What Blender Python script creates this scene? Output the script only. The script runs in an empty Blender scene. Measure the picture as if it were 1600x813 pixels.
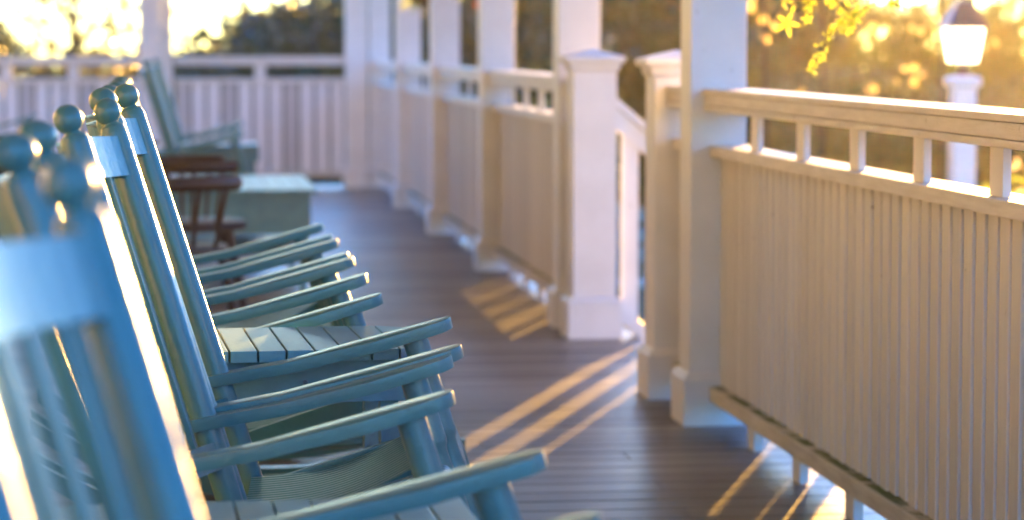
import bpy, bmesh, math, random
import numpy as np
from mathutils import Vector, Matrix
R = math.radians
random.seed(7); rng = np.random.default_rng(11)
scene = bpy.context.scene

# ------------------------------------------------------------------ camera, world, sun, exposure
SUN_AZ, SUN_EL = 20.0, 4.0            # degrees right of +Y, above the horizon
cam_d = bpy.data.cameras.new('camera'); cam = bpy.data.objects.new('camera', cam_d)
scene.collection.objects.link(cam); scene.camera = cam
cam_d.sensor_width = 36; cam_d.lens = 94.5; cam_d.clip_start = 0.05; cam_d.clip_end = 2000
cam.location = (0, 0, 1.21)
cam.rotation_euler = (R(90 - 4.5807), 0, R(-7.0355))
cam_d.dof.use_dof = True; cam_d.dof.focus_distance = 4.95; cam_d.dof.aperture_fstop = 3.7
w = bpy.data.worlds.new('World'); scene.world = w; w.use_nodes = True
wn = w.node_tree.nodes; wl = w.node_tree.links
bg = wn['Background']; sky = wn.new('ShaderNodeTexSky'); sky.sky_type = 'NISHITA'; sky.sun_disc = False
sky.sun_elevation = R(SUN_EL); sky.sun_rotation = R(SUN_AZ)
sky.air_density = 1.0; sky.dust_density = .6; sky.ozone_density = 2.5
tint = wn.new('ShaderNodeMix'); tint.data_type = 'RGBA'; tint.blend_type = 'MULTIPLY'; tint.inputs[0].default_value = 1
tint.inputs[7].default_value = (.50, .93, 1.78, 1)          # the camera's daylight white balance: shade reads blue
wl.new(sky.outputs[0], tint.inputs[6]); wl.new(tint.outputs[2], bg.inputs[0]); bg.inputs[1].default_value = 0.148
sun_d = bpy.data.lights.new('sun', 'SUN'); sun_d.energy = 5.0; sun_d.angle = R(0.5); sun_d.color = (1.0, 0.52, 0.10)
sun = bpy.data.objects.new('sun', sun_d); scene.collection.objects.link(sun)
sd = Vector((math.sin(R(SUN_AZ)) * math.cos(R(SUN_EL)), math.cos(R(SUN_AZ)) * math.cos(R(SUN_EL)), math.sin(R(SUN_EL))))
sun.rotation_euler = sd.to_track_quat('Z', 'Y').to_euler(); sun.location = (8, 20, 8)
vs = scene.view_settings; vs.view_transform = 'Standard'; vs.look = 'None'; vs.gamma = 1; vs.use_curve_mapping = False
vs.exposure = 3.1
scene.cycles.max_bounces = 8; scene.cycles.volume_bounces = 0; scene.cycles.sample_clamp_indirect = 8
scene.cycles.transparent_max_bounces = 12

# ------------------------------------------------------------------ helpers
C = scene.collection
def tag(o, label=None, cat=None, group=None, kind=None):
    if label: o['label'] = label
    if cat: o['category'] = cat
    if group: o['group'] = group
    if kind: o['kind'] = kind
    return o
def thing(name, label, cat, loc=(0, 0, 0), rz=0, group=None):
    o = bpy.data.objects.new(name, None); C.objects.link(o); o.empty_display_size = .1
    o.location = loc; o.rotation_euler = (0, 0, rz)
    return tag(o, label, cat, group)
def obj(name, bm, mat, parent=None, smooth=False, auto=None):
    me = bpy.data.meshes.new(name); bm.normal_update(); bm.to_mesh(me); bm.free()
    if smooth:
        me.polygons.foreach_set('use_smooth', [True] * len(me.polygons))
        if auto is not None: me.set_sharp_from_angle(angle=R(auto))
    me.materials.append(mat)
    o = bpy.data.objects.new(name, me); C.objects.link(o)
    if parent: o.parent = parent
    return o
def copy_tree(o, parent=None):
    c = o.copy(); C.objects.link(c)
    if parent: c.parent = parent
    for ch in o.children: copy_tree(ch, c)
    return c
def B(): return bmesh.new()
def box(bm, x0, x1, y0, y1, z0, z1, bev=0.0, M=None):
    t = bmesh.new()
    vs_ = [t.verts.new((x, y, z)) for x in (x0, x1) for y in (y0, y1) for z in (z0, z1)]
    for f in ((0, 1, 3, 2), (4, 6, 7, 5), (0, 4, 5, 1), (2, 3, 7, 6), (0, 2, 6, 4), (1, 5, 7, 3)):
        t.faces.new([vs_[i] for i in f])
    bmesh.ops.recalc_face_normals(t, faces=t.faces)
    if bev: bmesh.ops.bevel(t, geom=t.edges[:], offset=bev, segments=2, profile=.7, affect='EDGES')
    if M is not None: bmesh.ops.transform(t, matrix=M, verts=t.verts)
    merge(bm, t)
def merge(bm, t):
    me = bpy.data.meshes.new('tmp'); t.to_mesh(me); t.free(); bm.from_mesh(me); bpy.data.meshes.remove(me)
def lathe(bm, prof, M, n=20):
    """prof: list of (r, z); revolve about local z then transform by M"""
    t = bmesh.new(); rings = []
    for r, z in prof:
        rings.append([t.verts.new((r * math.cos(2 * math.pi * k / n), r * math.sin(2 * math.pi * k / n), z)) for k in range(n)])
    for a, b in zip(rings, rings[1:]):
        for k in range(n): t.faces.new((a[k], a[(k + 1) % n], b[(k + 1) % n], b[k]))
    t.faces.new(rings[0][::-1]); t.faces.new(rings[-1])
    bmesh.ops.recalc_face_normals(t, faces=t.faces)
    bmesh.ops.transform(t, matrix=M, verts=t.verts); merge(bm, t)
def along(p, q):
    p = Vector(p); q = Vector(q); d = q - p
    return Matrix.Translation(p) @ d.to_track_quat('Z', 'Y').to_matrix().to_4x4(), d.length
def rod(bm, p, q, r0, r1=None, n=12):
    M, L = along(p, q); lathe(bm, [(r0, 0), (r1 if r1 is not None else r0, L)], M, n)
def prism(bm, pts, z0, z1, M=None, bev=0.0):
    t = bmesh.new()
    a = [t.verts.new((x, y, z0)) for x, y in pts]; b = [t.verts.new((x, y, z1)) for x, y in pts]
    n = len(pts); t.faces.new(a[::-1]); t.faces.new(b)
    for k in range(n): t.faces.new((a[k], a[(k + 1) % n], b[(k + 1) % n], b[k]))
    bmesh.ops.recalc_face_normals(t, faces=t.faces)
    if bev: bmesh.ops.bevel(t, geom=t.edges[:], offset=bev, segments=2, profile=.7, affect='EDGES')
    if M is not None: bmesh.ops.transform(t, matrix=M, verts=t.verts)
    merge(bm, t)
def tube(bm, pts, rad, n=8):
    t = bmesh.new(); rings = []
    pts = [Vector(p) for p in pts]
    for i, p in enumerate(pts):
        d = (pts[min(i + 1, len(pts) - 1)] - pts[max(i - 1, 0)]).normalized()
        q = d.to_track_quat('Z', 'Y').to_matrix(); r = rad[i] if isinstance(rad, (list, tuple)) else rad
        rings.append([t.verts.new(p + q @ Vector((r * math.cos(2 * math.pi * k / n), r * math.sin(2 * math.pi * k / n), 0))) for k in range(n)])
    for a, b in zip(rings, rings[1:]):
        for k in range(n):
            t.faces.new((a[k], a[(k + 1) % n], b[(k + 1) % n], b[k]))
    t.faces.new(rings[0][::-1]); t.faces.new(rings[-1])
    bmesh.ops.recalc_face_normals(t, faces=t.faces); merge(bm, t)

# ------------------------------------------------------------------ materials
def mat(name):
    m = bpy.data.materials.new(name); m.use_nodes = True
    return m, m.node_tree.nodes, m.node_tree.links, m.node_tree.nodes['Principled BSDF']
def paint(name, col, dark, rough=.4, grain=(1, 1, 1), gs=6, bump=.15, spots=0.0, spot_col=(.25, .2, .14, 1), coat=0.0, var=.5):
    m, n, l, p = mat(name)
    tc = n.new('ShaderNodeTexCoord'); mp = n.new('ShaderNodeMapping'); mp.inputs['Scale'].default_value = grain
    l.new(tc.outputs['Object'], mp.inputs[0])
    a = n.new('ShaderNodeTexNoise'); a.inputs['Scale'].default_value = gs; a.inputs['Detail'].default_value = 6
    l.new(mp.outputs[0], a.inputs[0])
    mx = n.new('ShaderNodeMix'); mx.data_type = 'RGBA'
    mx.inputs[6].default_value = (*dark, 1); mx.inputs[7].default_value = (*col, 1)
    r = n.new('ShaderNodeMapRange'); r.inputs[1].default_value = .5 - var / 2; r.inputs[2].default_value = .5 + var / 2 - .1
    l.new(a.outputs[0], r.inputs[0]); l.new(r.outputs[0], mx.inputs[0])
    out = mx.outputs[2]
    if spots:
        s = n.new('ShaderNodeTexNoise'); s.inputs['Scale'].default_value = 34; s.inputs['Detail'].default_value = 3
        l.new(tc.outputs['Object'], s.inputs[0])
        q = n.new('ShaderNodeMapRange'); q.inputs[1].default_value = .70; q.inputs[2].default_value = .76; q.inputs[4].default_value = spots
        l.new(s.outputs[0], q.inputs[0])
        m2 = n.new('ShaderNodeMix'); m2.data_type = 'RGBA'; m2.inputs[7].default_value = spot_col
        l.new(q.outputs[0], m2.inputs[0]); l.new(out, m2.inputs[6]); out = m2.outputs[2]
    l.new(out, p.inputs['Base Color'])
    g = n.new('ShaderNodeTexNoise'); g.inputs['Scale'].default_value = gs * 6; g.inputs['Detail'].default_value = 5
    l.new(mp.outputs[0], g.inputs[0])
    b = n.new('ShaderNodeBump'); b.inputs['Strength'].default_value = bump; b.inputs['Distance'].default_value = .004
    l.new(g.outputs[0], b.inputs['Height']); l.new(b.outputs[0], p.inputs['Normal'])
    rr = n.new('ShaderNodeMapRange'); rr.inputs[3].default_value = rough - .07; rr.inputs[4].default_value = rough + .1
    l.new(a.outputs[0], rr.inputs[0]); l.new(rr.outputs[0], p.inputs['Roughness'])
    if coat: p.inputs['Coat Weight'].default_value = coat; p.inputs['Coat Roughness'].default_value = .12
    return m
WHITE = paint('white_paint', (.80, .79, .77), (.70, .685, .66), .45, (1, 1, 1), 5, .12, .35)
RAILW = paint('weathered_white_rail', (.78, .75, .70), (.60, .56, .50), .5, (1.5, 12, 12), 5, .35, .5)
BOARDW = paint('white_board', (.80, .77, .72), (.73, .70, .64), .5, (10, 10, 1.2), 5, .3, .6)
def vary(m, lo):
    n, l = m.node_tree.nodes, m.node_tree.links; p = n['Principled BSDF']; src = p.inputs['Base Color'].links[0].from_socket
    g = n.new('ShaderNodeNewGeometry'); r = n.new('ShaderNodeMapRange'); r.inputs[3].default_value = lo; l.new(g.outputs['Random Per Island'], r.inputs[0])
    x = n.new('ShaderNodeVectorMath'); x.operation = 'SCALE'; l.new(src, x.inputs[0]); l.new(r.outputs[0], x.inputs['Scale']); l.new(x.outputs[0], p.inputs['Base Color'])
vary(BOARDW, .84)
BOARDF = paint('far_white_board', (.84, .83, .82), (.78, .77, .76), .5, (10, 10, 1.2), 5, .3, .3); vary(BOARDF, .6)
TEAL = paint('teal_paint', (.062, .205, .205), (.045, .165, .172), .32, (1, 1, 1), 11, .4, .45, (.03, .05, .05, 1), .2)
TEALT = paint('teal_table_paint', (.115, .29, .33), (.085, .225, .26), .42, (2, 2, 2), 9, .3, .4, (.05, .08, .07, 1), .1)
BROWN = paint('brown_wood', (.052, .028, .017), (.03, .016, .01), .5, (1, 1, 8), 6, .2)
METAL = paint('bolt_metal', (.10, .16, .18), (.06, .1, .12), .35)
DARKM = paint('dark_metal', (.10, .05, .04), (.06, .03, .025), .4)
SIDING = paint('yellow_siding', (.88, .71, .38), (.82, .65, .34), .6, (1, 1, 6), 4, .2)
CEIL = paint('ceiling_paint', (.60, .70, .74), (.55, .66, .70), .6)
BARK = paint('bark', (.07, .05, .035), (.03, .022, .015), .9, (3, 3, .6), 4, .8)
STEPM = paint('step_boards', (.20, .18, .17), (.12, .11, .10), .6, (1, 8, 1), 5, .4)
GREYP = paint('grey_post_paint', (.12, .14, .19), (.09, .1, .14), .5)
SUNLIT_W = paint('orange_sunlit_wood', (.55, .24, .07), (.42, .17, .05), .5, (4, 4, 1), 5, .3)  # orange of the low sun put into the wood colour
POT = paint('basket_fibre', (.12, .07, .04), (.06, .035, .02), .9, (1, 1, 1), 30, 1.0)

def mossy_rail():
    m = paint('mossy_bottom_rail', (.66, .62, .55), (.48, .44, .37), .6, (1.5, 12, 12), 5, .4, .5)
    n, l = m.node_tree.nodes, m.node_tree.links; p = n['Principled BSDF']
    src = p.inputs['Base Color'].links[0].from_socket
    tc = n.new('ShaderNodeTexCoord'); sp = n.new('ShaderNodeSeparateXYZ'); l.new(tc.outputs['Object'], sp.inputs[0])
    ns = n.new('ShaderNodeTexNoise'); ns.inputs['Scale'].default_value = 9; ns.inputs['Detail'].default_value = 6; l.new(tc.outputs['Object'], ns.inputs[0])
    # moss lives where the boards meet the ledge: inner side of the rail's top face
    f = n.new('ShaderNodeMapRange'); f.inputs[1].default_value = .058; f.inputs[2].default_value = .044; l.new(sp.outputs[1], f.inputs[0])
    z = n.new('ShaderNodeMapRange'); z.inputs[1].default_value = .122; z.inputs[2].default_value = .127; l.new(sp.outputs[2], z.inputs[0])
    q = n.new('ShaderNodeMapRange'); q.inputs[1].default_value = .36; q.inputs[2].default_value = .52; l.new(ns.outputs[0], q.inputs[0])
    a = n.new('ShaderNodeMath'); a.operation = 'MULTIPLY'; l.new(f.outputs[0], a.inputs[0]); l.new(z.outputs[0], a.inputs[1])
    b = n.new('ShaderNodeMath'); b.operation = 'MULTIPLY'; l.new(a.outputs[0], b.inputs[0]); l.new(q.outputs[0], b.inputs[1])
    mx = n.new('ShaderNodeMix'); mx.data_type = 'RGBA'; mx.inputs[7].default_value = (.10, .13, .02, 1)
    l.new(b.outputs[0], mx.inputs[0]); l.new(src, mx.inputs[6]); l.new(mx.outputs[2], p.inputs['Base Color'])
    return m
MOSSY = mossy_rail()

def deck_mat():
    m, n, l, p = mat('deck_boards')
    geo = n.new('ShaderNodeNewGeometry'); tc = n.new('ShaderNodeTexCoord')
    mp = n.new('ShaderNodeMapping'); mp.inputs['Scale'].default_value = (1.2, 14, 14); l.new(tc.outputs['Object'], mp.inputs[0])
    a = n.new('ShaderNodeTexNoise'); a.inputs['Scale'].default_value = 3; a.inputs['Detail'].default_value = 8; l.new(mp.outputs[0], a.inputs[0])
    wear = n.new('ShaderNodeTexNoise'); wear.inputs['Scale'].default_value = 1.3; wear.inputs['Detail'].default_value = 4; l.new(tc.outputs['Object'], wear.inputs[0])
    r = n.new('ShaderNodeValToRGB'); e = r.color_ramp.elements
    e[0].position = .25; e[0].color = (.050, .046, .044, 1); e[1].position = .8; e[1].color = (.19, .170, .155, 1)
    ad = n.new('ShaderNodeMath'); ad.operation = 'MULTIPLY_ADD'; ad.inputs[1].default_value = .45; l.new(geo.outputs['Random Per Island'], ad.inputs[0])
    m2 = n.new('ShaderNodeMath'); m2.operation = 'MULTIPLY'; m2.inputs[1].default_value = .55; l.new(a.outputs[0], m2.inputs[0]); l.new(m2.outputs[0], ad.inputs[2])
    l.new(ad.outputs[0], r.inputs[0]); l.new(r.outputs[0], p.inputs['Base Color'])
    rr = n.new('ShaderNodeMapRange'); rr.inputs[3].default_value = .28; rr.inputs[4].default_value = .46; l.new(wear.outputs[0], rr.inputs[0]); l.new(rr.outputs[0], p.inputs['Roughness'])
    b = n.new('ShaderNodeBump'); b.inputs['Strength'].default_value = .5; b.inputs['Distance'].default_value = .003
    l.new(a.outputs[0], b.inputs['Height']); l.new(b.outputs[0], p.inputs['Normal'])
    return m
DECK = deck_mat()

def leaf_mat(name, c1, c2, trans, gloss=.3, tw=.5):
    m, n, l, p = mat(name)
    geo = n.new('ShaderNodeNewGeometry')
    mx = n.new('ShaderNodeMix'); mx.data_type = 'RGBA'; mx.inputs[6].default_value = (*c1, 1); mx.inputs[7].default_value = (*c2, 1)
    l.new(geo.outputs['Random Per Island'], mx.inputs[0]); l.new(mx.outputs[2], p.inputs['Base Color'])
    p.inputs['Roughness'].default_value = gloss
    tr = n.new('ShaderNodeBsdfTranslucent'); tr.inputs[0].default_value = (*trans, 1)
    ms = n.new('ShaderNodeMixShader'); ms.inputs[0].default_value = tw
    l.new(p.outputs[0], ms.inputs[1]); l.new(tr.outputs[0], ms.inputs[2]); l.new(ms.outputs[0], n['Material Output'].inputs[0])
    return m
LEAF_D = leaf_mat('dark_leaf', (.035, .05, .015), (.08, .085, .025), (.16, .14, .03), .28, .35)
LEAF_G = leaf_mat('hedge_leaf', (.05, .07, .02), (.12, .11, .03), (.25, .25, .05), .26, .45)
LEAF_Y = leaf_mat('vine_leaf', (.12, .22, .03), (.40, .42, .08), (.46, .52, .06), .3, .55)
PETAL_R = leaf_mat('red_petal', (.55, .03, .02), (.75, .16, .02), (.8, .12, .02), .5, .5)
PETAL_W = leaf_mat('cream_petal', (.7, .62, .35), (.75, .7, .5), (.8, .6, .25), .5, .5)

def grass_mat():
    m, n, l, p = mat('lawn'); tc = n.new('ShaderNodeTexCoord')
    a = n.new('ShaderNodeTexNoise'); a.inputs['Scale'].default_value = 1.2; a.inputs['Detail'].default_value = 9; l.new(tc.outputs['Object'], a.inputs[0])
    r = n.new('ShaderNodeValToRGB'); r.color_ramp.elements[0].color = (.03, .045, .012, 1); r.color_ramp.elements[1].color = (.10, .12, .03, 1)
    l.new(a.outputs[0], r.inputs[0]); l.new(r.outputs[0], p.inputs['Base Color']); p.inputs['Roughness'].default_value = .9
    b = n.new('ShaderNodeBump'); b.inputs['Strength'].default_value = 1; b.inputs['Distance'].default_value = .05
    c = n.new('ShaderNodeTexNoise'); c.inputs['Scale'].default_value = 25; l.new(tc.outputs['Object'], c.inputs[0]); l.new(c.outputs[0], b.inputs['Height']); l.new(b.outputs[0], p.inputs['Normal'])
    return m
def emit(name, col, s):
    m, n, l, p = mat(name); p.inputs['Base Color'].default_value = (*col, 1)
    p.inputs['Emission Color'].default_value = (*col, 1); p.inputs['Emission Strength'].default_value = s; return m
def glass_mat():
    m, n, l, p = mat('window_glass'); p.inputs['Base Color'].default_value = (.03, .04, .05, 1); p.inputs['Roughness'].default_value = .12
    p.inputs['IOR'].default_value = 1.9; return m
GLASS = glass_mat()

# ------------------------------------------------------------------ ground, deck
GZ = -.78
bm = B()
vv = [bm.verts.new(p) for p in ((-150, -150, GZ), (150, -150, GZ), (150, 150, GZ), (-150, 150, GZ))]; bm.faces.new(vv)
tag(obj('ground', bm, grass_mat()), kind='structure')
bm = B(); y = -3.0
while y < 23.25:
    x0 = -1.75 if y < 16.0 else -7.0
    wd = .133
    cuts = [x0] + ([random.uniform(-5, -2.5)] if x0 < -2 else []) + sorted(random.sample([-1.2, -.6, 0.2, .9, 1.3], 1 if random.random() < .75 else 0)) + [1.88 + random.uniform(-.002, .002)]
    for ca, cb in zip(cuts, cuts[1:]): box(bm, ca + .001, cb - .001, y, y + wd + random.uniform(-.001, .0005), -.035, random.uniform(-.0012, 0), .003)
    y += wd + .006
tag(obj('deck', bm, DECK), kind='structure')
bm = B()
box(bm, -1.7, 1.84, -2.95, 23.2, -.25, -.037); box(bm, -6.95, -1.7, 16.1, 23.2, -.25, -.037)
box(bm, 1.841, 1.866, -2.95, 23.2, -.32, -.037)
tag(obj('deck_frame', bm, WHITE), kind='structure')

# ------------------------------------------------------------------ house
h = thing('house', 'yellow clapboard house wall behind the rocking chairs', 'house', (-1.75, 0, 0))
bm = B(); z = 0.0
while z < 2.84:      # clapboards, each leaning out at its lower edge
    z1 = min(z + .12, 2.84)
    prism(bm, [(0, z), (.022, z), (.008, z1), (0, z1)], -3, 16.0, Matrix(((1, 0, 0, 0), (0, 0, 1, 0), (0, 1, 0, 0), (0, 0, 0, 1))))
    z = z1
box(bm, -3.0, 0, -3, 16.0, 0, 2.86)
obj('wall', bm, SIDING, h)
for wy, g in ((.4, .45), (11.6, .45)):
    bm = B(); zb = 1.2
    for a in ((wy - g - .1, wy - g), (wy + g, wy + g + .1)): box(bm, .0, .05, a[0], a[1], zb, 2.25, .004)
    box(bm, .0, .052, wy - g - .15, wy + g + .15, 2.252, 2.36, .004); box(bm, .0, .08, wy - g - .17, wy + g + .17, zb - .06, zb - .002, .004)
    box(bm, .012, .04, wy - g + .001, wy + g - .001, 1.72, 1.75, .003)
    f = obj('window', bm, WHITE, h)
    bm = B(); box(bm, .0, .026, wy - g + .001, wy + g - .001, zb, 1.719); box(bm, .0, .026, wy - g + .001, wy + g - .001, 1.751, 2.251); obj('pane', bm, GLASS, f)
bm = B(); dy = 2.6
box(bm, 0, .045, dy - .45, dy + .45, .02, 2.1, .004); d = obj('door', bm, TEAL, h)
bm = B(); box(bm, 0, .06, dy - .57, dy - .455, 0, 2.2, .004); box(bm, 0, .06, dy + .455, dy + .57, 0, 2.2, .004); box(bm, 0, .062, dy - .57, dy + .57, 2.202, 2.3, .004); obj('door_frame', bm, WHITE, h)
bm = B(); lathe(bm, [(.001, 0), (.012, .01), (.012, .035), (.028, .045), (.028, .07), (.01, .08)], Matrix.Translation((.045, dy + .37, 1.0)) @ Matrix.Rotation(R(90), 4, 'Y')); obj('handle', bm, METAL, d)
bm = B()
yy = .6
while yy < 23.3:
    x0 = -0.02
    box(bm, x0, 3.93, yy, yy + .088, 2.86, 2.875, .002); yy += .09
obj('porch_ceiling', bm, CEIL, h)
bm = B(); box(bm, 3.33, 3.55, .6, 23.2, 2.62, 2.858, .006); box(bm, 0, 3.328, 22.99, 23.17, 2.62, 2.858, .006); obj('porch_beam', bm, WHITE, h)
bm = B(); prism(bm, [(-3.1, 4.6), (4.1, 2.88), (4.1, 3.0), (-3.1, 4.75)], .5, 23.5, Matrix(((1, 0, 0, 0), (0, 0, 1, 0), (0, 1, 0, 0), (0, 0, 0, 1))))
obj('roof', bm, STEPM, h)

# ------------------------------------------------------------------ columns and newels
def column(y, label, x=1.69, half=.09, name='porch_column', group='white porch columns'):
    t = thing(name, label, 'column', (x, y, 0), 0, group)
    bm = B(); box(bm, -half, half, -half, half, .15, 2.62, .004); obj('shaft', bm, WHITE, t)
    e = half + .022
    bm = B(); box(bm, -e, e, -e, e, 0, .148, .004)
    lathe_sq(bm, [(e, .1485), (e - .004, .156), (half + .003, .170)]); obj('base', bm, WHITE, t)
    bm = B(); box(bm, -e, e, -e, e, 2.5, 2.618, .004); obj('capital', bm, WHITE, t)
    return t
def lathe_sq(bm, prof):
    t = bmesh.new(); rings = [[t.verts.new((sx * r, sy * r, z)) for sx, sy in ((-1, -1), (1, -1), (1, 1), (-1, 1))] for r, z in prof]
    for a, b in zip(rings, rings[1:]):
        for k in range(4): t.faces.new((a[k], a[(k + 1) % 4], b[(k + 1) % 4], b[k]))
    t.faces.new(rings[0][::-1]); t.faces.new(rings[-1])
    bmesh.ops.recalc_face_normals(t, faces=t.faces); merge(bm, t)
column(8.45, 'nearest white column in view, where the closest railing panel ends')
column(11.44, 'white column right behind the far stair newel')
column(14.39, 'white column in the middle of the walkway side, second beyond the stair opening')
column(17.22, 'white column just beyond the red flower basket')
column(20.02, 'narrow looking white column next before the far porch corner')
column(22.95, 'white column standing in the far corner of the porch')
column(2.6, 'white column beside the near end of the closest railing')
column(22.95, 'wide white column beside the corner column on the far railing', x=1.495)
column(22.95, 'white column rising from the far railing, behind the chair tops', x=-.24)
column(22.95, 'slim white column touching the far railing column behind the chairs', x=-.104, half=.045)
column(22.95, 'white column at the far left end of the far railing', x=-3.2)

def newel(y, label):
    t = thing('newel_post', label, 'post', (1.69, y, 0), 0, 'white stair newel posts')
    bm = B(); box(bm, -.09, .09, -.09, .09, .15, 1.10, .004); obj('shaft', bm, WHITE, t)
    bm = B(); box(bm, -.114, .114, -.114, .114, 0, .152, .004); lathe_sq(bm, [(.114, .1525), (.110, .158), (.0935, .172)]); obj('base', bm, WHITE, t)
    bm = B(); lathe_sq(bm, [(.093, 1.1005), (.099, 1.108), (.103, 1.122), (.104, 1.132), (.118, 1.138), (.122, 1.146), (.122, 1.158), (.115, 1.163), (.004, 1.192)]); obj('cap', bm, WHITE, t)
    return t
newel(11.0, 'white stair newel with pyramid cap at the far side of the steps')
newel(9.10, 'white stair newel with pyramid cap close behind the nearest column')

# ------------------------------------------------------------------ railings (local x along, +y towards the deck)
def railing(loc, rz, L, label, sp0=None, n_sp=None):
    t = thing('porch_railing', label, 'railing', loc, rz, 'white panelled porch railings')
    bm = B(); box(bm, 0, L, -.078, .082, 1.056, 1.072, .003); box(bm, 0, L, -.074, .077, 1.0205, 1.0545, .004); box(bm, 0, L, -.07, .080, 1.002, 1.019, .003)
    obj('top_rail', bm, RAILW, t)
    bm = B(); box(bm, 0, L, -.052, .060, .858, .894, .004); obj('middle_rail', bm, RAILW, t)
    bm = B(); box(bm, 0, L, -.035, .060, .082, .128, .004); obj('bottom_rail', bm, MOSSY, t)
    far = rz > 2; bw = .128 if far else .0857
    bm = B(); nb = max(1, int(L / bw + .5)); pw = L / nb; M4 = Matrix(((1, 0, 0, 0), (0, 1, 0, 0), (0, 0, 1, 0), (0, 0, 0, 1)))
    for k in range(nb):      # lapped boards: each face slopes back towards its far edge, dark groove between
        x0 = k * pw; x1 = x0 + pw; loose = L > 5 and 4.52 < x0 < 5.1  # loose: unbacked boards with wide gaps, added to leak warm strips of sun
        g = .0042 if loose else (.011 if far else .0016); h = .0095 + random.uniform(-.0012, .0012); b = -.0035 if not loose else .0
        prism(bm, [(x0 + g, b), (x0 + g, h - .0015 + .018), (x0 + g + .002, h + .018), (x1 - g - .004, h + .0132), (x1 - g, h + .011), (x1 - g, b)], .129 + random.uniform(0, .004), .857)
        if not loose and not far: box(bm, x0, x1 - .0001, -.006, .0012, .1295, .8565)
    obj('board_panel', bm, BOARDF if far else BOARDW, t)
    if sp0 is None:
        k = max(1, round(L / .6) - 1); st = L / (k + 1); xs = [st * (i + 1) for i in range(k)]
    else: xs = [sp0 + .597 * i for i in range(n_sp)]
    for x in xs:
        bm = B(); box(bm, x - .046, x + .046, .012, .030, .8945, 1.0015, .0015); obj('spacer', bm, WHITE, t)
        bm = B(); box(bm, x - .046, x + .046, .008, .034, .001, .0815, .0015); obj('foot', bm, WHITE, t)
    return t
RX = 1.72
def side_rail(y0, y1, label, **k): return railing((RX, y0, 0), R(90), y1 - y0, label, **k)
side_rail(2.69, 8.36, 'closest white railing panel filling the right side, with golden light on its rail', sp0=5.395 + .046 - 2.69 - .597 * 4, n_sp=9)
side_rail(8.54, 9.01, 'short piece of railing linking the nearest column to its newel')
side_rail(11.09, 11.35, 'very short piece of railing behind the far stair newel')
side_rail(11.53, 14.30, 'first warm tan lit railing panel beyond the stair opening')
side_rail(14.48, 17.13, 'railing panel between the second and third columns beyond the steps')
side_rail(17.31, 19.93, 'greyer railing panel with the red flower basket in the bay before it')
side_rail(20.11, 22.86, 'last side railing panel running into the far corner')
def far_rail(x1, x0, label):
    t = railing((x1, 22.98, 0), R(180), x1 - x0, label); t.scale = (1, 1, 1.035); return t
far_rail(1.40, -.04, 'far cross railing panel in pale blue shade, right of the slim column')
far_rail(-.33, -3.11, 'far cross railing panel at the left, behind the brown and teal chairs')
far_rail(-3.29, -6.9, 'end of the far cross railing, past its left column')

# ------------------------------------------------------------------ steps and stair railings
t = thing('porch_steps', 'grey wooden steps leading down between the two newel posts', 'steps', (1.87, 10.05, 0))
for k in range(3):
    bm = B(); box(bm, k * .225, k * .225 + .245, -.82, .82, -.195 * (k + 1) - .03, -.195 * (k + 1), .004); obj('tread', bm, STEPM, t)
    bm = B(); box(bm, k * .225 + .205, k * .225 + .225, -.82, .82, -.195 * (k + 2) + .002 if k < 2 else GZ, -.195 * (k + 1) - .032); obj('riser', bm, WHITE, t)
def stair_rail(y, label):
    t = thing('stair_railing', label, 'railing', (1.79, y, 0), 0, 'sloping stair railings')
    sl = -.86
    def sheared(x0, x1, yh, z0, z1):
        b_ = B(); box(b_, x0, x1, -yh, yh, 0, z1 - z0, .003)
        for v in b_.verts: v.co.z += z0 + sl * v.co.x
        return b_
    Ln = .90
    obj('handrail', sheared(0.0, Ln, .04, .955, .99), WHITE, t)
    obj('upper_rail', sheared(0.0, Ln, .022, .86, .952), WHITE, t)
    obj('lower_rail', sheared(0.0, Ln, .03, .08, .15), WHITE, t)
    for k in range(6):
        x = .06 + k * .15
        b_ = B(); box(b_, x - .035, x + .035, -.01, .01, 0, .71, .0015)
        for v in b_.verts: v.co.z += .15 + sl * v.co.x
        obj('baluster', b_, WHITE, t)
    b_ = B(); box(b_, Ln + .002, Ln + .14, -.07, .07, GZ, .36, .004)
    obj('end_post', b_, WHITE, t)
    b_ = B(); M = Matrix.Translation((Ln + .07, 0, 0)); q = B(); lathe_sq(q, [(.072, .3605), (.095, .375), (.095, .39), (.004, .42)]); bmesh.ops.transform(q, matrix=M, verts=q.verts); merge(b_, q)
    obj('end_post_cap', b_, WHITE, t)
stair_rail(11.0, 'stair railing sloping down behind the far newel')
stair_rail(9.10, 'stair railing sloping down behind the near newel')

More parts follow.
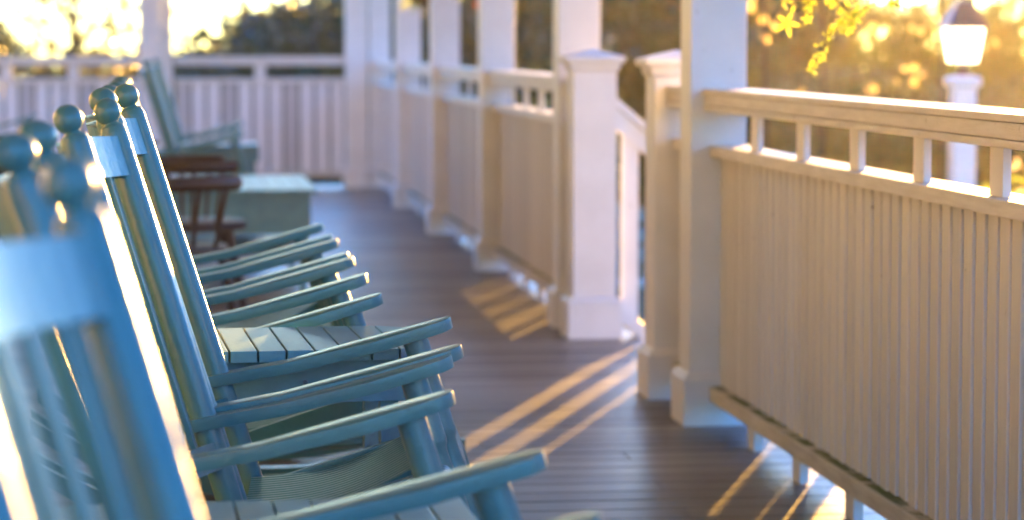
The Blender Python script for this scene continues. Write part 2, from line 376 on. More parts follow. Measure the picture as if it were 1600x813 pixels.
# ------------------------------------------------------------------ rocking chair (built as it rests: rocked back)
TOP = Vector((-.120, 0, 1.065)); SL = Vector((.199, 0, -.660)).normalized()
def post_at(z): return TOP + SL * ((TOP.z - z) / -SL.z)
def rocker_z(x, Rr=1.25, xc=.27): return Rr - math.sqrt(Rr * Rr - (x - xc) ** 2)
HW = .235
def turned(L, r, beads):
    """profile of a turned post; beads = heights of ring details"""
    pr = [(r * .78, 0), (r * .95, .012)]
    for b in sorted(beads):
        pr += [(r, b - .03), (r * 1.02, b - .022), (r * .72, b - .014), (r * .70, b - .009), (r * 1.12, b), (r * 1.12, b + .005), (r * .76, b + .014), (r * .96, b + .03), (r, b + .045)]
    pr += [(r, L)]
    return pr
def leg_profile(L, r):
    """front leg: plain top block, small ring, waist, long swelling, then a turned foot"""
    t = L - .118
    pr = [(r * .7, 0), (r * .8, .02), (r * .74, .06), (r * 1.0, .10), (r * 1.0, .112), (r * .8, .125), (r * .9, .17), (r * 1.06, t - .14)]
    for k in range(9): pr.append((r * (1.06 - .26 * (.5 - .5 * math.cos(math.pi * k / 8))), t - .13 + .10 * k / 8))
    pr += [(r * .84, t - .02), (r * .98, t - .012), (r * 1.03, t - .004), (r * 1.0, t + .004), (r, L)]
    return pr
def rocking_chair(label):
    t = thing('rocking_chair', label, 'rocking chair', (0, 0, 0), 0, 'teal rocking chairs in the row')
    for s in (-1, 1):
        y = s * HW
        bot = post_at(.06); top = TOP.copy(); bot.y = top.y = y
        M, L = along(bot, top); r = .0225
        prof = turned(L, r, [.16]) + [(r * .98, L + .002), (r * .86, L + .010), (r * .55, L + .014), (r * .5, L + .017)]
        for a in range(-60, 91, 15):
            rr = .0225; prof.append((max(rr * math.cos(R(a)), .0008), L + .036 + rr * math.sin(R(a)) * 1.0))
        bm = B(); lathe(bm, prof, M, 28); obj('back_post', bm, TEAL, t, True, 40)
        # front leg, leaning the same way
        ft = Vector((.372, y, .664)); fb = Vector((.372 + .62 * .30, y, .045)); fb.z = rocker_z(fb.x) + .03
        M, L = along(fb, ft); bm = B(); lathe(bm, leg_profile(L, .0228), M, 24); leg = obj('front_leg', bm, TEAL, t, True, 40)
        bm = B(); p = fb.lerp(ft, 1 - .058 / L)
        lathe(bm, [(.0065, 0), (.0065, .0022), (.0035, .0025), (.0035, .001)], Matrix.Translation(p + Vector((0, -.0212, 0))) @ Matrix.Rotation(R(90), 4, 'X'), 12); obj('bolt', bm, TEAL, leg, True, 30)
        # arm: paddle shaped board rising to the front
        al = .50; aw = .033
        pts = [(-.045, -.022), (.06, -.024), (.2, -.030), (.36, -.037), (.45, -.038)]
        for a in range(-75, 76, 15): pts.append((al - .034 + .034 * math.cos(R(a)), .038 * math.sin(R(a))))
        pts += [(.45, .038), (.36, .037), (.2, .030), (.06, .024), (-.045, .022)]
        ang = math.atan2(.092, .40)
        tip = Vector((.44, y - .004, .69)); base = tip - Vector((math.cos(ang), 0, math.sin(ang))) * al
        M = Matrix.Translation(base) @ Matrix.Rotation(-ang, 4, 'Y')
        bm = B(); q = B(); prism(q, pts, -.022, 0, None, .004)
        for v in q.verts: v.co.z += -.010 * math.sin(math.pi * min(max(v.co.x / al, 0), 1)) + .004 * (v.co.x / al) ** 4
        bmesh.ops.transform(q, matrix=M, verts=q.verts); merge(bm, q)
        obj('armrest', bm, TEAL, t, True, 35)
        # rocker
        bm = B(); n = 18; q = bmesh.new(); prev = None
        for k in range(n + 1):
            x = -.38 + 1.16 * k / n; z = rocker_z(x); hh = .042 + .012 * math.sin(math.pi * k / n)
            cur = [q.verts.new(v) for v in ((x, y - .017, z), (x, y + .017, z), (x, y + .017, z + hh), (x, y - .017, z + hh))]
            if prev:
                for i in range(4): q.faces.new((prev[i], prev[(i + 1) % 4], cur[(i + 1) % 4], cur[i]))
            else: q.faces.new(cur[::-1])
            prev = cur
        q.faces.new(prev); bmesh.ops.recalc_face_normals(q, faces=q.faces); merge(bm, q); obj('rocker', bm, TEAL, t)
    # crest rail and lower back rail
    def cross(z0, z1, thick, crown=0):
        bm = B(); q = bmesh.new(); n = 14; prev = None
        for k in range(n + 1):
            u = k / n; y = -HW + .012 + (2 * HW - .024) * u; bow = -.049 * math.sin(math.pi * u) ** .8
            zt = z1 + crown * math.sin(math.pi * u); a = post_at(z0); b = post_at(zt)
            nrm = Vector((-SL.z, 0, SL.x)) * thick / 2
            cur = []
            for p_, s_ in ((a, 1), (b, 1), (b, -1), (a, -1)):
                v = p_ + nrm * s_; cur.append(q.verts.new((v.x + bow, y, v.z)))
            if prev:
                for i in range(4): q.faces.new((prev[i], prev[(i + 1) % 4], cur[(i + 1) % 4], cur[i]))
            else: q.faces.new(cur)
            prev = cur
        q.faces.new(prev); bmesh.ops.recalc_face_normals(q, faces=q.faces)
        merge(bm, q); return bm
    obj('crest_rail', cross(.992, 1.056, .022, .004), TEAL, t); obj('lower_back_rail', cross(.50, .545, .022), TEAL, t)
    for k in range(7):
        u = (k + 1) / 8; y = -HW + .012 + (2 * HW - .024) * u; bow = -.049 * math.sin(math.pi * u) ** .8
        a = post_at(.535); b = post_at(1.0); M, L = along((a.x + bow, y, a.z), (b.x + bow, y, b.z))
        yax = Vector((0, 1, 0)); zax = (b - a).normalized(); xax = yax.cross(zax)
        M = Matrix((( xax.x, 0, zax.x, a.x + bow), (0, 1, 0, y), (xax.z, 0, zax.z, a.z), (0, 0, 0, 1)))
        bm = B(); box(bm, -.005, .005, -.018, .018, 0, L, .002, M); obj('back_slat', bm, TEAL, t)
    # contoured seat of narrow slats running front to back
    bm = B(); ns = 17; sw = (2 * HW - .05) / ns
    def seat_z(u): return .372 + .135 * u - .035 * math.sin(math.pi * min(u * 1.05, 1)) + (-.05 * ((u - .86) / .14) ** 2 if u > .86 else 0) + .03
    for k in range(ns):
        y0 = -HW + .025 + k * sw + .0015; y1 = y0 + sw - .003; q = bmesh.new(); prev = None
        for i in range(21):
            u = i / 20; x = .085 + .365 * u; z = seat_z(u)
            cur = [q.verts.new(v) for v in ((x, y0, z - .016), (x, y0, z - .003), (x, y0 + .004, z), (x, y1 - .004, z), (x, y1, z - .003), (x, y1, z - .016))]
            if prev:
                for j in range(6): q.faces.new((prev[j], prev[(j + 1) % 6], cur[(j + 1) % 6], cur[j]))
            else: q.faces.new(cur[::-1])
            prev = cur
        q.faces.new(prev); bmesh.ops.recalc_face_normals(q, faces=q.faces); merge(bm, q)
    obj('seat', bm, TEAL, t, True, 50)
    for s in (-1, 1):
        bm = B(); q = B(); box(q, .09, .43, s * HW - .012, s * HW + .012, -.055, .0, .003)
        for v in q.verts: v.co.z += seat_z((v.co.x - .085) / .365) - .018
        merge(bm, q); obj('side_rail', bm, TEAL, t)
    for (x, z, r) in ((.455, .33, .013), (.50, .20, .013), (.428, .43, .014), (.125, .27, .013), (.095, .365, .014)):
        bm = B(); rod(bm, (x, -HW, z), (x, HW, z), r, r, 14); obj('stretcher', bm, TEAL, t, True, 40)
    for s in (-1, 1):
        bm = B(); rod(bm, (post_at(.22).x, s * HW, .22), (.505, s * HW, .24), .012, .012, 14); obj('side_stretcher', bm, TEAL, t, True, 40)
    return t
# (centre y, x shift, yaw deg [far side forward +], extra z-lean via pitch deg, label)
chairs = [   # centre y, x shift, yaw, length scale, height scale
    (1.92, -.005, 11, 1, 1, 'nearest teal rocking chair, hugely blurred, its pale crest rail at the left edge'),
    (3.17, -.031, 0, 1.12, .995, 'second nearest teal rocker, its long armrest reaching low across the picture'),
    (4.265, -.012, 5.5, 1, 1, 'third teal rocker, in sharp focus, whose tall ball topped post stands foremost'),
    (4.775, .024, 3.5, 1.05, 1.015, 'fourth teal rocker, set hard against the sharp one, before the slatted side table'),
    (5.82, -.025, 0, 1, 1, 'teal rocker next beyond the slatted side table'),
    (6.31, -.022, 0, 1, 1, 'second teal rocker beyond the slatted side table'),
    (6.93, -.025, 0, 1, 1, 'third teal rocker beyond the slatted side table'),
    (7.575, -.03, 0, 1, 1, 'last teal rocker of the near row, before the gap with brown chairs'),
    (16.3, -.06, 0, 1, 1, 'nearer of the two blurred teal rockers by the far railing'),
    (18.2, -.02, 0, 1, 1, 'farther of the two blurred teal rockers by the far railing'),
    (20.3, -1.50, 0, 1, 1, 'dull teal rocker in deep shade at the far left by the railing'),
]
proto = rocking_chair('')
for i, (cy, dx, yw, sx_, sz_, lab) in enumerate(chairs):
    o = proto if i == 0 else copy_tree(proto)
    o.location = (dx, cy, 0); o.rotation_euler = (0, 0, -R(yw)); o.scale = (sx_, 1, sz_); o['label'] = lab
    if i >= 8: o['group'] = 'teal rockers at the far end'

# ------------------------------------------------------------------ slatted side tables
def slat_table(label, loc, lx, ly, zt, rz=0, ch=.05, name='side_table', pitch=.054, m=TEALT, ap=.105):
    t = thing(name, label, 'table', loc, rz)
    bm = B(); n = int(lx / pitch)
    for k in range(n):
        x0 = -lx / 2 + k * pitch; x1 = x0 + pitch - .004; ya, yb = -ly / 2, ly / 2
        def cut(x): e = lx / 2 - ch; return max(0, abs(x) - e) if abs(x) > e else 0
        prism(bm, [(x0, ya + cut(x0)), (x1, ya + cut(x1)), (x1, yb - cut(x1)), (x0, yb - cut(x0))], zt - .022, zt, None, .0018)
    obj('table_top', bm, m, t)
    bm = B(); e = .035
    box(bm, -lx / 2 + e, lx / 2 - e, -ly / 2 + e, -ly / 2 + e + .02, zt - ap, zt - .0225, .002); box(bm, -lx / 2 + e, lx / 2 - e, ly / 2 - e - .02, ly / 2 - e, zt - ap, zt - .0225, .002)
    box(bm, -lx / 2 + e, -lx / 2 + e + .02, -ly / 2 + e + .021, ly / 2 - e - .021, zt - ap, zt - .0225, .002); box(bm, lx / 2 - e - .02, lx / 2 - e, -ly / 2 + e + .021, ly / 2 - e - .021, zt - ap, zt - .0225, .002)
    obj('apron', bm, m, t)
    for sx in (-1, 1):
        for sy in (-1, 1):
            bm = B(); cx = sx * (lx / 2 - .075); cy = sy * (ly / 2 - .075)
            box(bm, cx - .018, cx + .018, cy - .018, cy + .018, 0, zt - .023, .003); obj('leg', bm, m, t)
    bm = B(); box(bm, -lx / 2 + .09, lx / 2 - .09, -ly / 2 + .07, ly / 2 - .07, .18, .196, .002); obj('shelf', bm, m, t)
    bm = B(); lathe(bm, [(.003, 0), (.005, .006), (.004, .01)], Matrix.Translation((0.06, -ly / 2 + e, zt - .065)) @ Matrix.Rotation(R(90), 4, 'X'), 10); obj('peg', bm, METAL, t)
    return t
slat_table('teal slatted side table with clipped corners between the rockers, in focus', (.165, 5.29, 0), .60, .43, .632, R(2.5))
slat_table('small teal slatted side table at the bottom edge beside the foremost armrest', (.115, 3.66, 0), .62, .27, .565, R(1.5))
slat_table('blurred low teal table with a pale shiny top in front of the brown chair', (.27, 13.95, 0), .80, 1.5, .50, 0, .02, 'low_table', .08, TEALT, .22)
slat_table('small blurred teal table between the two far rockers', (.27, 17.25, 0), .52, .5, .58, 0, .02, 'side_table')

# ------------------------------------------------------------------ brown captain chairs
def captain_chair(label, loc, rz):
    t = thing('armchair', label, 'armchair', loc, rz, 'brown wooden armchairs')
    bm = B(); pts = [(.26 * math.cos(a) + .02, .25 * math.sin(a)) for a in np.linspace(0, 2 * math.pi, 24, endpoint=False)]
    prism(bm, pts, .42, .46, None, .008); obj('seat', bm, BROWN, t, True, 40)
    for sx, sy in ((1, 1), (1, -1), (-1, 1), (-1, -1)):
        bm = B(); M, L = along((.02 + sx * .24, sy * .23, 0), (.02 + sx * .17, sy * .17, .421)); lathe(bm, turned(L, .018, [.12, .3]), M, 14); obj('leg', bm, BROWN, t, True, 40)
    bow = []
    for k in range(21):
        a = R(-120 + 240 * k / 20) + math.pi
        bow.append((.30 * math.cos(a) + .06, .29 * math.sin(a), .68 + .02 * abs(math.sin(a))))
    bm = B(); q = B(); tube(q, bow, .028, 8); merge(bm, q); obj('arm_bow', bm, BROWN, t, True, 50)
    cr = [(.30 * math.cos(math.pi + R(a)) + .03, .28 * math.sin(math.pi + R(a)), .80) for a in range(-55, 56, 10)]
    bm = B()
    for a, b in zip(cr, cr[1:]): 
        M, L = along(a, b); box(bm, -.055, .055, -.010, .010, -.004, L + .004, .003, M @ Matrix.Rotation(R(0), 4, 'Z'))
    obj('crest', bm, BROWN, t)
    for k in range(1, 20, 2):
        p = bow[k]; bm = B(); rod(bm, (p[0] * .82 + .003, p[1] * .82, .455), (p[0], p[1], .68), .009, .009, 8); obj('spindle', bm, BROWN, t, True, 40)
    for k in range(7, 14, 1):
        p = bow[k]; bm = B(); rod(bm, (p[0], p[1], .69), (p[0] - .02, p[1], .80), .008, .008, 8); obj('back_spindle', bm, BROWN, t, True, 40)
    return t
c0 = captain_chair('brown wooden armchair with curved arm beside the low teal table', (-.10, 10.15, 0), R(30))
for loc, rz, lab in (((.0, 11.6, 0), R(5), 'brown wooden armchair farther back, left of the low teal table'),
                     ((-.70, 11.4, 0), R(-20), 'brown wooden armchair at the left edge behind the nearest rockers')):
    c = copy_tree(c0); c.location = loc; c.rotation_euler = (0, 0, rz); c['label'] = lab
bm = None

# ------------------------------------------------------------------ foliage
def leaf_mesh(name, P, size, jitter=.4, mat_=None, parent=None, down=0.0):
    """P (n,3) leaf centres -> one mesh of bent two-face leaves"""
    n = len(P)
    a = rng.normal(size=(n, 3)); a[:, 2] -= down; a /= np.linalg.norm(a, axis=1)[:, None]
    b = rng.normal(size=(n, 3)); b -= (a * b).sum(1)[:, None] * a; b /= np.linalg.norm(b, axis=1)[:, None]
    c = np.cross(a, b); s = size * (1 + jitter * rng.uniform(-1, 1, n))[:, None]
    V = np.stack([P - a * s * .5, P + b * s * .28 + c * s * .07, P + a * s * .55, P - b * s * .28 + c * s * .07], 1).reshape(-1, 3)
    F = np.arange(4 * n).reshape(-1, 4)
    F3 = np.concatenate([F[:, [0, 1, 2]], F[:, [0, 2, 3]]])
    me = bpy.data.meshes.new(name); me.from_pydata(V.tolist(), [], F3.tolist()); me.materials.append(mat_)
    o = bpy.data.objects.new(name, me); C.objects.link(o)
    if parent: o.parent = parent
    return o
def blob_points(n, lobes, shell=.55, dense=False, drop=.08):
    """lobes: list of (cx,cy,cz,rx,ry,rz)"""
    vol = np.array([l[3] * l[4] * l[5] for l in lobes]) ** .75; k = rng.choice(len(lobes), n, p=vol / vol.sum())
    Lb = np.array(lobes)[k]; d = rng.normal(size=(n, 3)); d /= np.linalg.norm(d, axis=1)[:, None]
    r = (shell + (1 - shell) * rng.uniform(0, 1, n) ** .6) * (1 + (.05 if dense else .16) * rng.normal(size=n))
    P = Lb[:, :3] + d * Lb[:, 3:] * r[:, None]
    # clumping: drop leaves where a coarse random lattice is low
    g = rng.uniform(size=(17, 17, 17)); sc = max(l[3] for l in lobes) * .22
    q = np.floor(P / sc).astype(int) % 17
    keep = g[q[:, 0], q[:, 1], q[:, 2]] > (drop if dense else .28)
    return P[keep]
def tree(label, x, y, h, r, n=7000, leaf=.16, m=LEAF_D, low=.12, cat='tree', name='garden_tree', trunk=.14, nl=9, grp='garden trees', dome=0):
    t = thing(name, label, cat, (x, y, GZ), random.uniform(0, 6.28), grp)
    bm = B(); tube(bm, [(0, 0, -.05), (.02 * h, 0, h * .2), (0, .02 * h, h * .45), (0, 0, h * .8)], [trunk, trunk * .8, trunk * .55, trunk * .15], 9)
    for k in range(6):
        a = k * 1.05 + random.random(); z = h * random.uniform(.2, .55)
        tube(bm, [(0, 0, z), (r * .35 * math.cos(a), r * .35 * math.sin(a), z + h * .12), (r * .75 * math.cos(a), r * .75 * math.sin(a), z + h * .2)], [trunk * .45, trunk * .28, trunk * .08], 6)
    obj('trunk', bm, BARK, t, True, 60)
    lobes = [(0, 0, h * .55, r * .75, r * .75, h * .4)]
    for k in range(nl):
        a = 6.283 * k / nl + random.uniform(-.3, .3); rr = r * random.uniform(.45, .72); z = h * random.uniform(low + .12, .85)
        s = r * random.uniform(.28, .45); lobes.append((rr * math.cos(a), rr * math.sin(a), z, s, s, s * random.uniform(.7, 1.1)))
    if dome: lobes = [(0, 0, .3, r, r, dome + .05)]; t.rotation_euler = (0, 0, 0)
    leaf_mesh('crown', blob_points(n, lobes, .62 if dome else .5, dome > 0 or n > 3000), leaf, .4, m, t)
    return t
# left: tree line under the bright sky (tops taper so the sky opens towards the left)
tl = [('dark dome shaped tree beyond the far railing, its slope running up to the right', 4.7, 44, 3.55, 5.75, 56000, .22, 2.85),
      ('dark tree behind the cluster of corner columns', 6.9, 40, 3.5, 3.0, 22000, .2, 0),
      ('dark tree seen between the side columns', 6.0, 31, 3.3, 2.2, 18000, .17, 0),
      ('bushy dark tree above the stair opening', 6.1, 34.5, 3.4, 2.1, 18000, .18, 0),
      ('dark tree standing left behind the far railing', -5.3, 52, 5.5, 2.2, 12000, .22, 0),
      ('thin leafed tree behind the chair tops, sky showing through', -2.2, 56, 5.0, 1.9, 1100, .26, 0)]
for lab, x, y, h_, r_, n_, lf, dome in tl:
    tree(lab, x, y, h_, r_, n_, lf, LEAF_D, .0, dome=dome)
def gaps(P, n, az, rad, zlo, zhi, span):
    """thin a crown where small see-through gaps run between its leaves"""
    u = P[:, 0] - P[:, 1] * math.tan(R(az)); keep = np.ones(len(P), bool)
    for k in range(n):
        c = (rng.uniform(*span), rng.uniform(zlo, zhi)); r = rng.uniform(*rad)
        keep &= (u - c[0]) ** 2 + (P[:, 2] - c[1]) ** 2 > r * r
    return P[keep]
def hedge(label, x0, x1, y, top, depth=2.0, n=9000, leaf=.16, m=LEAF_D, name='hedge', gp=None):
    t = thing(name, label, 'hedge', ((x0 + x1) / 2, y, GZ), 0, 'hedges around the garden')
    W = (x1 - x0) / 2; H_ = top - GZ; lobes = []
    k = max(3, int(2 * W / 1.3))
    for i in range(k):
        for z in (.25, .64):
            hh = H_ * random.uniform(.96, 1.07)
            lobes.append((-W + 2 * W * (i + .5) / k, random.uniform(-.3, .3), hh * z, 2 * W / k * .75, depth / 2, hh * .36))
    bm = B()
    for i in range(k * 2):
        xx = random.uniform(-W, W); tube(bm, [(xx, 0, -.03), (xx + random.uniform(-.2, .2), random.uniform(-.3, .3), H_ * .7)], [.035, .01], 5)
    obj('stems', bm, BARK, t)
    P = blob_points(n, lobes, .35, True, 0.0)
    if gp: P = gaps(P, gp[0], gp[1], gp[2], H_ * .45, H_ * .95, (-W, W))
    leaf_mesh('leaves', P, leaf, .45, m, t)
    return t
hedge('low dark hedge line far behind the left part of the far railing', -16, 9, 62, .98, 2.4, 22000, .22)
hedge('long leafy hedge closing the garden to the right', 7.5, 20, 42, 2.12, 1.6, 62000, .14, LEAF_G, gp=(26, 15, (.05, .08)))
hedge('sunlit loose hedge behind the lamp post', 6.2, 12.5, 27, .95, 1.8, 20000, .10, LEAF_D)
hedge('outer hedge at the right end of the garden', 18.5, 34, 45, 2.6, 3.0, 30000, .2, LEAF_G)
def shrub(label, x, y, top, r, n, leaf, m, petals=None):
    t = thing('shrub', label, 'shrub', (x, y, GZ), 0, 'shrubs below the porch')
    H_ = top - GZ; lobes = [(0, 0, H_ * .5, r * .8, r * .8, H_ * .45)] + [(r * .5 * math.cos(a), r * .5 * math.sin(a), H_ * random.uniform(.45, .8), r * .4, r * .4, H_ * .22) for a in np.linspace(0, 5.5, 6)]
    bm = B()
    for a in np.linspace(0, 5.5, 7): tube(bm, [(.03 * math.cos(a), .03 * math.sin(a), -.03), (r * .5 * math.cos(a), r * .5 * math.sin(a), H_ * .7)], [.014, .005], 5)
    obj('stems', bm, BARK, t); leaf_mesh('leaves', blob_points(n, lobes, .3), leaf, .4, m, t)
    if petals: leaf_mesh('flowers', blob_points(260, lobes, .92), leaf * 1.1, .3, petals, t)
    return t
shrub('yellow green flowering shrub at the foot of the lamp post', 4.75, 14.4, .62, .55, 2600, .06, LEAF_Y, PETAL_W)
shrub('dark shrub with a few red flowers seen under the top rail', 4.1, 16.5, .30, .9, 3500, .07, LEAF_G, PETAL_R)
shrub('green shrub at the right picture edge under the top rail', 5.0, 12.5, .55, .7, 3200, .06, LEAF_G)
shrub('cream flowering shrub outside the far part of the side railing', 2.75, 18.6, 1.16, .5, 2400, .06, LEAF_G, PETAL_W)
shrub('green shrub below the stairs, seen past the sloping handrail', 4.6, 19.2, .3, .9, 3400, .07, LEAF_D)

def glint_sapling(label, x, y, zs, n, spread, leaf=.034):
    """thin young tree, added so its round leaves give bright blurred discs"""
    t = thing('glint_sapling', label, 'glint_sapling', (x, y, GZ), 0, 'sparse young trees added for leaf glints')
    top = zs[1] - GZ; bm = B(); tube(bm, [(0, 0, -.05), (.03, .02, top * .5), (-.02, 0, top)], [.022, .015, .004], 7)
    obj('trunk', bm, BARK, t, True, 60)
    P = []; bm = B(); tips = []
    for k in range(max(5, n // 9)):
        z = random.uniform(zs[0] - GZ, top); a = random.uniform(0, 6.28); L = spread * random.uniform(.4, 1)
        e = Vector((L * math.cos(a), L * math.sin(a), z + L * random.uniform(-.1, .5)))
        tube(bm, [(0, 0, z - .1), e * .5 + Vector((0, 0, z * .5)), e], [.007, .004, .0015], 4); tips.append((Vector((0, 0, z - .1)), e))
    obj('twigs', bm, BARK, t)
    bm = B(); q = bmesh.new()
    for k in range(n):
        a, b = random.choice(tips); c = a.lerp(b, random.uniform(.35, 1.02)) + Vector([random.gauss(0, .04) for _ in range(3)])
        M = Matrix.Translation(c) @ Matrix.Rotation(random.uniform(0, 6.28), 4, 'Z') @ Matrix.Rotation(random.gauss(1.4, .4), 4, 'X'); r = leaf * random.uniform(.5, 1.15)
        ring = [q.verts.new(M @ Vector((r * math.cos(i * .7854), r * 1.15 * math.sin(i * .7854), .12 * r * math.cos(i * 1.57)))) for i in range(8)]; q.faces.new(ring)
    merge(bm, q); obj('leaves', bm, LEAF_GLINT, t)
LEAF_GLINT = leaf_mat('glint_leaf', (.30, .26, .08), (.5, .42, .15), (.62, .46, .16), .22, .6)  # golden leaves for the young trees added to give bright blurred discs
glint_sapling('sparse young tree added for bright leaf glints, between the vines and the lamp', 4.35, 18.0, (.55, 2.3), 24, .85, .027)
glint_sapling('sparse young tree right beside the nearest column, added for its leaf glints', 3.55, 16.2, (.9, 2.1), 26, .3, .036)
glint_sapling('sparse young tree behind the lantern, added for its leaf glints', 5.9, 20.5, (.4, 2.3), 24, .9, .028)
glint_sapling('thin young tree added for leaf glints just past the near newel cap', 3.55, 22.5, (1.0, 2.2), 16, .35, .04)
glint_sapling('thin young tree added for leaf glints beyond the far railing, before the dark dome shaped tree', 1.45, 29.5, (1.35, 2.6), 16, .9, .045)

# ------------------------------------------------------------------ hanging baskets
def star_leaf(bm, M, s):
    """a five lobed leaf with a fold along each lobe"""
    q = bmesh.new(); c = q.verts.new((0, 0, 0))
    for k, (a, L) in enumerate(((90, 1.0), (25, .95), (155, .95), (-50, .72), (-130, .72))):
        a = R(a); d = Vector((math.cos(a), math.sin(a), 0)); nn = Vector((-d.y, d.x, 0))
        p1 = q.verts.new(d * s * L * .45 + nn * s * .17 + Vector((0, 0, .04 * s))); p2 = q.verts.new(d * s * L * .45 - nn * s * .17 + Vector((0, 0, .04 * s)))
        p3 = q.verts.new(d * s * L * .8 + nn * s * .09); p4 = q.verts.new(d * s * L * .8 - nn * s * .09); m_ = q.verts.new(d * s * L * .5)
        tp = q.verts.new(d * s * L - Vector((0, 0, .08 * s)))
        for f in ((c, m_, p1), (c, p2, m_), (m_, p3, p1), (m_, p2, p4), (m_, tp, p3), (m_, p4, tp)): q.faces.new(f)
    bmesh.ops.transform(q, matrix=M, verts=q.verts); merge(bm, q)
def oval_leaf(bm, M, s):
    q = bmesh.new(); w_ = random.uniform(.38, .6); mid = [q.verts.new((0, y_, z_)) for y_, z_ in ((-s, 0), (-s * .3, -.06 * s), (s * .4, -.04 * s), (s, .15 * s))]
    a_ = [q.verts.new((w_ * s, -s * .45, .14 * s)), q.verts.new((w_ * s * .95, s * .35, .14 * s))]; b_ = [q.verts.new((-w_ * s, -s * .45, .14 * s)), q.verts.new((-w_ * s * .95, s * .35, .14 * s))]
    for sd, f in ((a_, 1), (b_, -1)):
        for t_ in ((mid[0], sd[0], mid[1]), (mid[1], sd[0], sd[1], mid[2]), (mid[2], sd[1], mid[3])): q.faces.new(t_ if f > 0 else t_[::-1])
    bmesh.ops.transform(q, matrix=M, verts=q.verts); merge(bm, q)
def basket(label, x, y, z, leafm, petals=None, vines=()):
    t = thing('hanging_basket', label, 'hanging plant', (x, y, z), 0, 'hanging flower baskets')
    bm = B(); lathe(bm, [(.02, -.16), (.09, -.14), (.14, -.08), (.165, 0), (.158, 0), (.15, -.01)], Matrix.Identity(4), 20); obj('basket', bm, POT, t, True, 60)
    bm = B()
    for a in (0, 2.09, 4.19): rod(bm, (.16 * math.cos(a), .16 * math.sin(a), 0), (0, 0, .42), .0018, .0018, 6)
    rod(bm, (0, 0, .42), (0, 0, 2.86 - z), .0022, .0022, 6); obj('hanger', bm, DARKM, t)
    P = blob_points(900, [(0, 0, .08, .22, .22, .13), (.1, -.1, -.02, .12, .12, .12), (-.12, .06, -.03, .12, .12, .14)], .3); leaf_mesh('leaves', P, .045, .4, leafm, t)
    if petals: leaf_mesh('flowers', blob_points(260, [(0, 0, .05, .24, .24, .16), (0, -.1, -.12, .12, .1, .14)], .8), .04, .3, petals, t)
    for vp in vines:
        bm = B(); tube(bm, vp, .0016, 5); v = obj('vine_stem', bm, BARK, t)
        bm = B()
        pts = [Vector(p) for p in vp]; L = sum((b - a).length for a, b in zip(pts, pts[1:])); n = int(L / .006)
        for i in range(n):
            u = i / n * (len(pts) - 1); a = pts[int(u)].lerp(pts[min(int(u) + 1, len(pts) - 1)], u - int(u))
            s = random.uniform(.006, .0125)
            if (a + Vector((0,0,z))).z < .5: continue
            off = Vector((random.uniform(-1, 1), random.uniform(-1, 1), random.uniform(-.6, .4))) * .017
            if random.random() < .12: star_leaf(bm, Matrix.Translation(a + off) @ Matrix.Rotation(random.uniform(0, 6.28), 4, 'Z') @ Matrix.Rotation(R(90) + random.uniform(-.9, .9), 4, 'X') @ Matrix.Rotation(random.uniform(0, 6.28), 4, 'Z'), s * 1.5)
            else: oval_leaf(bm, Matrix.Translation(a + off) @ Matrix.Rotation(random.uniform(0, 6.28), 4, 'Z') @ Matrix.Rotation(R(90) + random.uniform(-1.1, 1.1), 4, 'X') @ Matrix.Rotation(random.uniform(0, 6.28), 4, 'Z'), s)
        obj('vine_leaves', bm, LEAF_Y, v)
    return t
BZ = 1.78; BX, BY = 1.72, 7.0
def rel(px, pz, dy=0): return (px - BX, dy, pz - BZ)
b1 = basket('hanging basket whose yellow green vines trail down over the closest railing', BX, BY, BZ, LEAF_Y, None, [
    [(0, -.14, .0), rel(1.78, 1.62), rel(1.80, 1.45), rel(1.785, 1.33), rel(1.755, 1.28), rel(1.71, 1.235), rel(1.685, 1.18), rel(1.668, 1.135)],
    [(.1, -.1, 0), rel(1.84, 1.5), rel(1.85, 1.37), rel(1.80, 1.30), rel(1.765, 1.27), rel(1.76, 1.245)],
    [(-.1, -.1, 0), rel(1.63, 1.55), rel(1.64, 1.42), rel(1.655, 1.335), rel(1.66, 1.30)],
    [(-.12, 0, 0), rel(1.57, 1.5), rel(1.59, 1.38), rel(1.60, 1.31)],
    [(.12, 0, 0), rel(1.86, 1.5), rel(1.875, 1.40), rel(1.885, 1.33), rel(1.90, 1.305)],
    [(.05, -.1, 0), rel(1.73, 1.5), rel(1.72, 1.38), rel(1.74, 1.29)]])
bm = B()
for (px, pz, s, rot) in ((1.592, 1.268, .043, 12), (1.648, 1.275, .022, 190), (1.70, 1.34, .03, 60)):
    star_leaf(bm, Matrix.Translation(rel(px, pz, -.02)) @ Matrix.Rotation(R(82), 4, 'X') @ Matrix.Rotation(R(rot + 180), 4, 'Z'), s)
obj('large_leaf', bm, LEAF_Y, b1)
basket('hanging basket of red and orange flowers between the side columns', 1.83, 15.9, 1.62, LEAF_G, PETAL_R, [])
basket('hanging basket with yellow green foliage in the far bay', 1.76, 18.9, 1.62, LEAF_Y, PETAL_W, [])

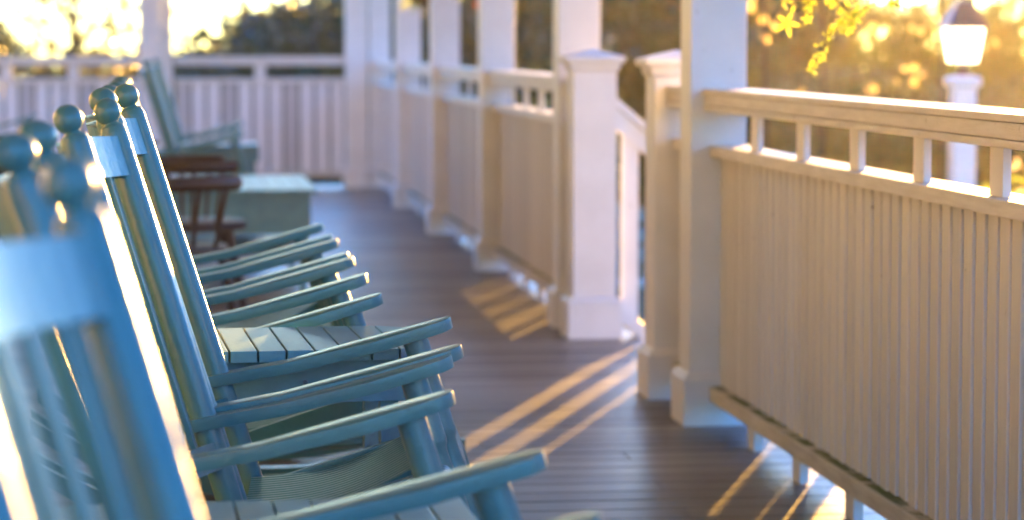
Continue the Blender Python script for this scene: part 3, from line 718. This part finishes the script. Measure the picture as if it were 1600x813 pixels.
# ------------------------------------------------------------------ lamp post, posts, bench in the garden
t = thing('lamp_post', 'lit glass lantern on a white square post in the garden', 'lamp post', (4.572, 15.4, 0))
bm = B(); box(bm, -.066, .066, -.066, .066, GZ - .02, .955, .004); obj('post', bm, WHITE, t)
bm = B(); lathe_sq(bm, [(.068, .955), (.078, .965), (.088, .972), (.09, 1.012), (.082, 1.02), (.02, 1.035)]); obj('post_cap', bm, WHITE, t)
bm = B(); lathe(bm, [(.05, 1.03), (.03, 1.05), (.018, 1.07), (.018, 1.085), (.06, 1.095), (.06, 1.103)], Matrix.Identity(4), 16); obj('lantern_stem', bm, DARKM, t, True, 40)
LG = emit('lantern_glow', (1.0, .72, .38), 1.5)
bm = B(); lathe_sq(bm, [(.072, 1.105), (.102, 1.305)]); obj('lantern_glass', bm, LG, t)
bm = B()
for sx, sy in ((1, 1), (1, -1), (-1, 1), (-1, -1)): rod(bm, (sx * .074, sy * .074, 1.103), (sx * .104, sy * .104, 1.307), .007, .007, 6)
lathe_sq(bm, [(.078, 1.0995), (.078, 1.106)]); lathe_sq(bm, [(.109, 1.304), (.109, 1.3075)])
obj('lantern_frame', bm, DARKM, t)
bm = B(); lathe_sq(bm, [(.122, 1.308), (.118, 1.318), (.055, 1.44), (.05, 1.46), (.012, 1.48), (.010, 1.53)]); obj('lantern_roof', bm, DARKM, t)

t = thing('pergola_post', 'timber post coloured orange as if sunlit, seen between two side columns', 'post', (3.72, 24.6, GZ), 0)
bm = B(); box(bm, -.035, .035, -.035, .035, 0, 3.4, .004); obj('post', bm, SUNLIT_W, t)
bm = B(); box(bm, -.05, .05, -.05, .05, 3.402, 3.44, .004); obj('post_cap', bm, SUNLIT_W, t)
t = thing('flag_pole', 'grey painted pole beside the orange timber post', 'pole', (3.62, 24.9, GZ), 0)
bm = B(); lathe(bm, [(.05, 0), (.04, .1), (.035, 3.6), (.045, 3.62), (.045, 3.66), (.005, 3.69)], Matrix.Identity(4), 14); obj('pole', bm, GREYP, t, True, 40)
t = thing('garden_bench', 'dull teal garden bench on the lawn past the steps', 'bench', (3.35, 17.2, GZ), R(-10))
for k in range(4): bm = B(); box(bm, -.6, .6, -.22 + k * .11, -.12 + k * .11, .42, .445, .004); obj('seat_slat', bm, TEALT, t)
for k in range(3): bm = B(); box(bm, -.6, .6, .23, .25, .56 + k * .13, .65 + k * .13, .004); obj('back_slat', bm, TEALT, t)
for sx in (-.55, .55):
    bm = B(); box(bm, sx - .03, sx + .03, -.2, -.14, 0, .419, .004); obj('leg', bm, TEALT, t)
    bm = B(); box(bm, sx - .03, sx + .03, .16, .228, 0, .95, .004); obj('leg', bm, TEALT, t)

# ------------------------------------------------------------------ box added to imitate the lens's golden veil, as thin haze
VEIL = 0.00017
bm = B(); box(bm, -170, 170, -170, 170, GZ - 1.2, 14.0)
m = bpy.data.materials.new('veil_haze'); m.use_nodes = True; m.node_tree.nodes.remove(m.node_tree.nodes['Principled BSDF'])
pv = m.node_tree.nodes.new('ShaderNodeVolumePrincipled'); pv.inputs['Color'].default_value = (.95, .93, .9, 1); pv.inputs['Density'].default_value = VEIL; pv.inputs['Anisotropy'].default_value = .82
m.node_tree.links.new(pv.outputs[0], m.node_tree.nodes['Material Output'].inputs['Volume'])
hz = obj('veil_haze', bm, m); tag(hz, kind='stuff')
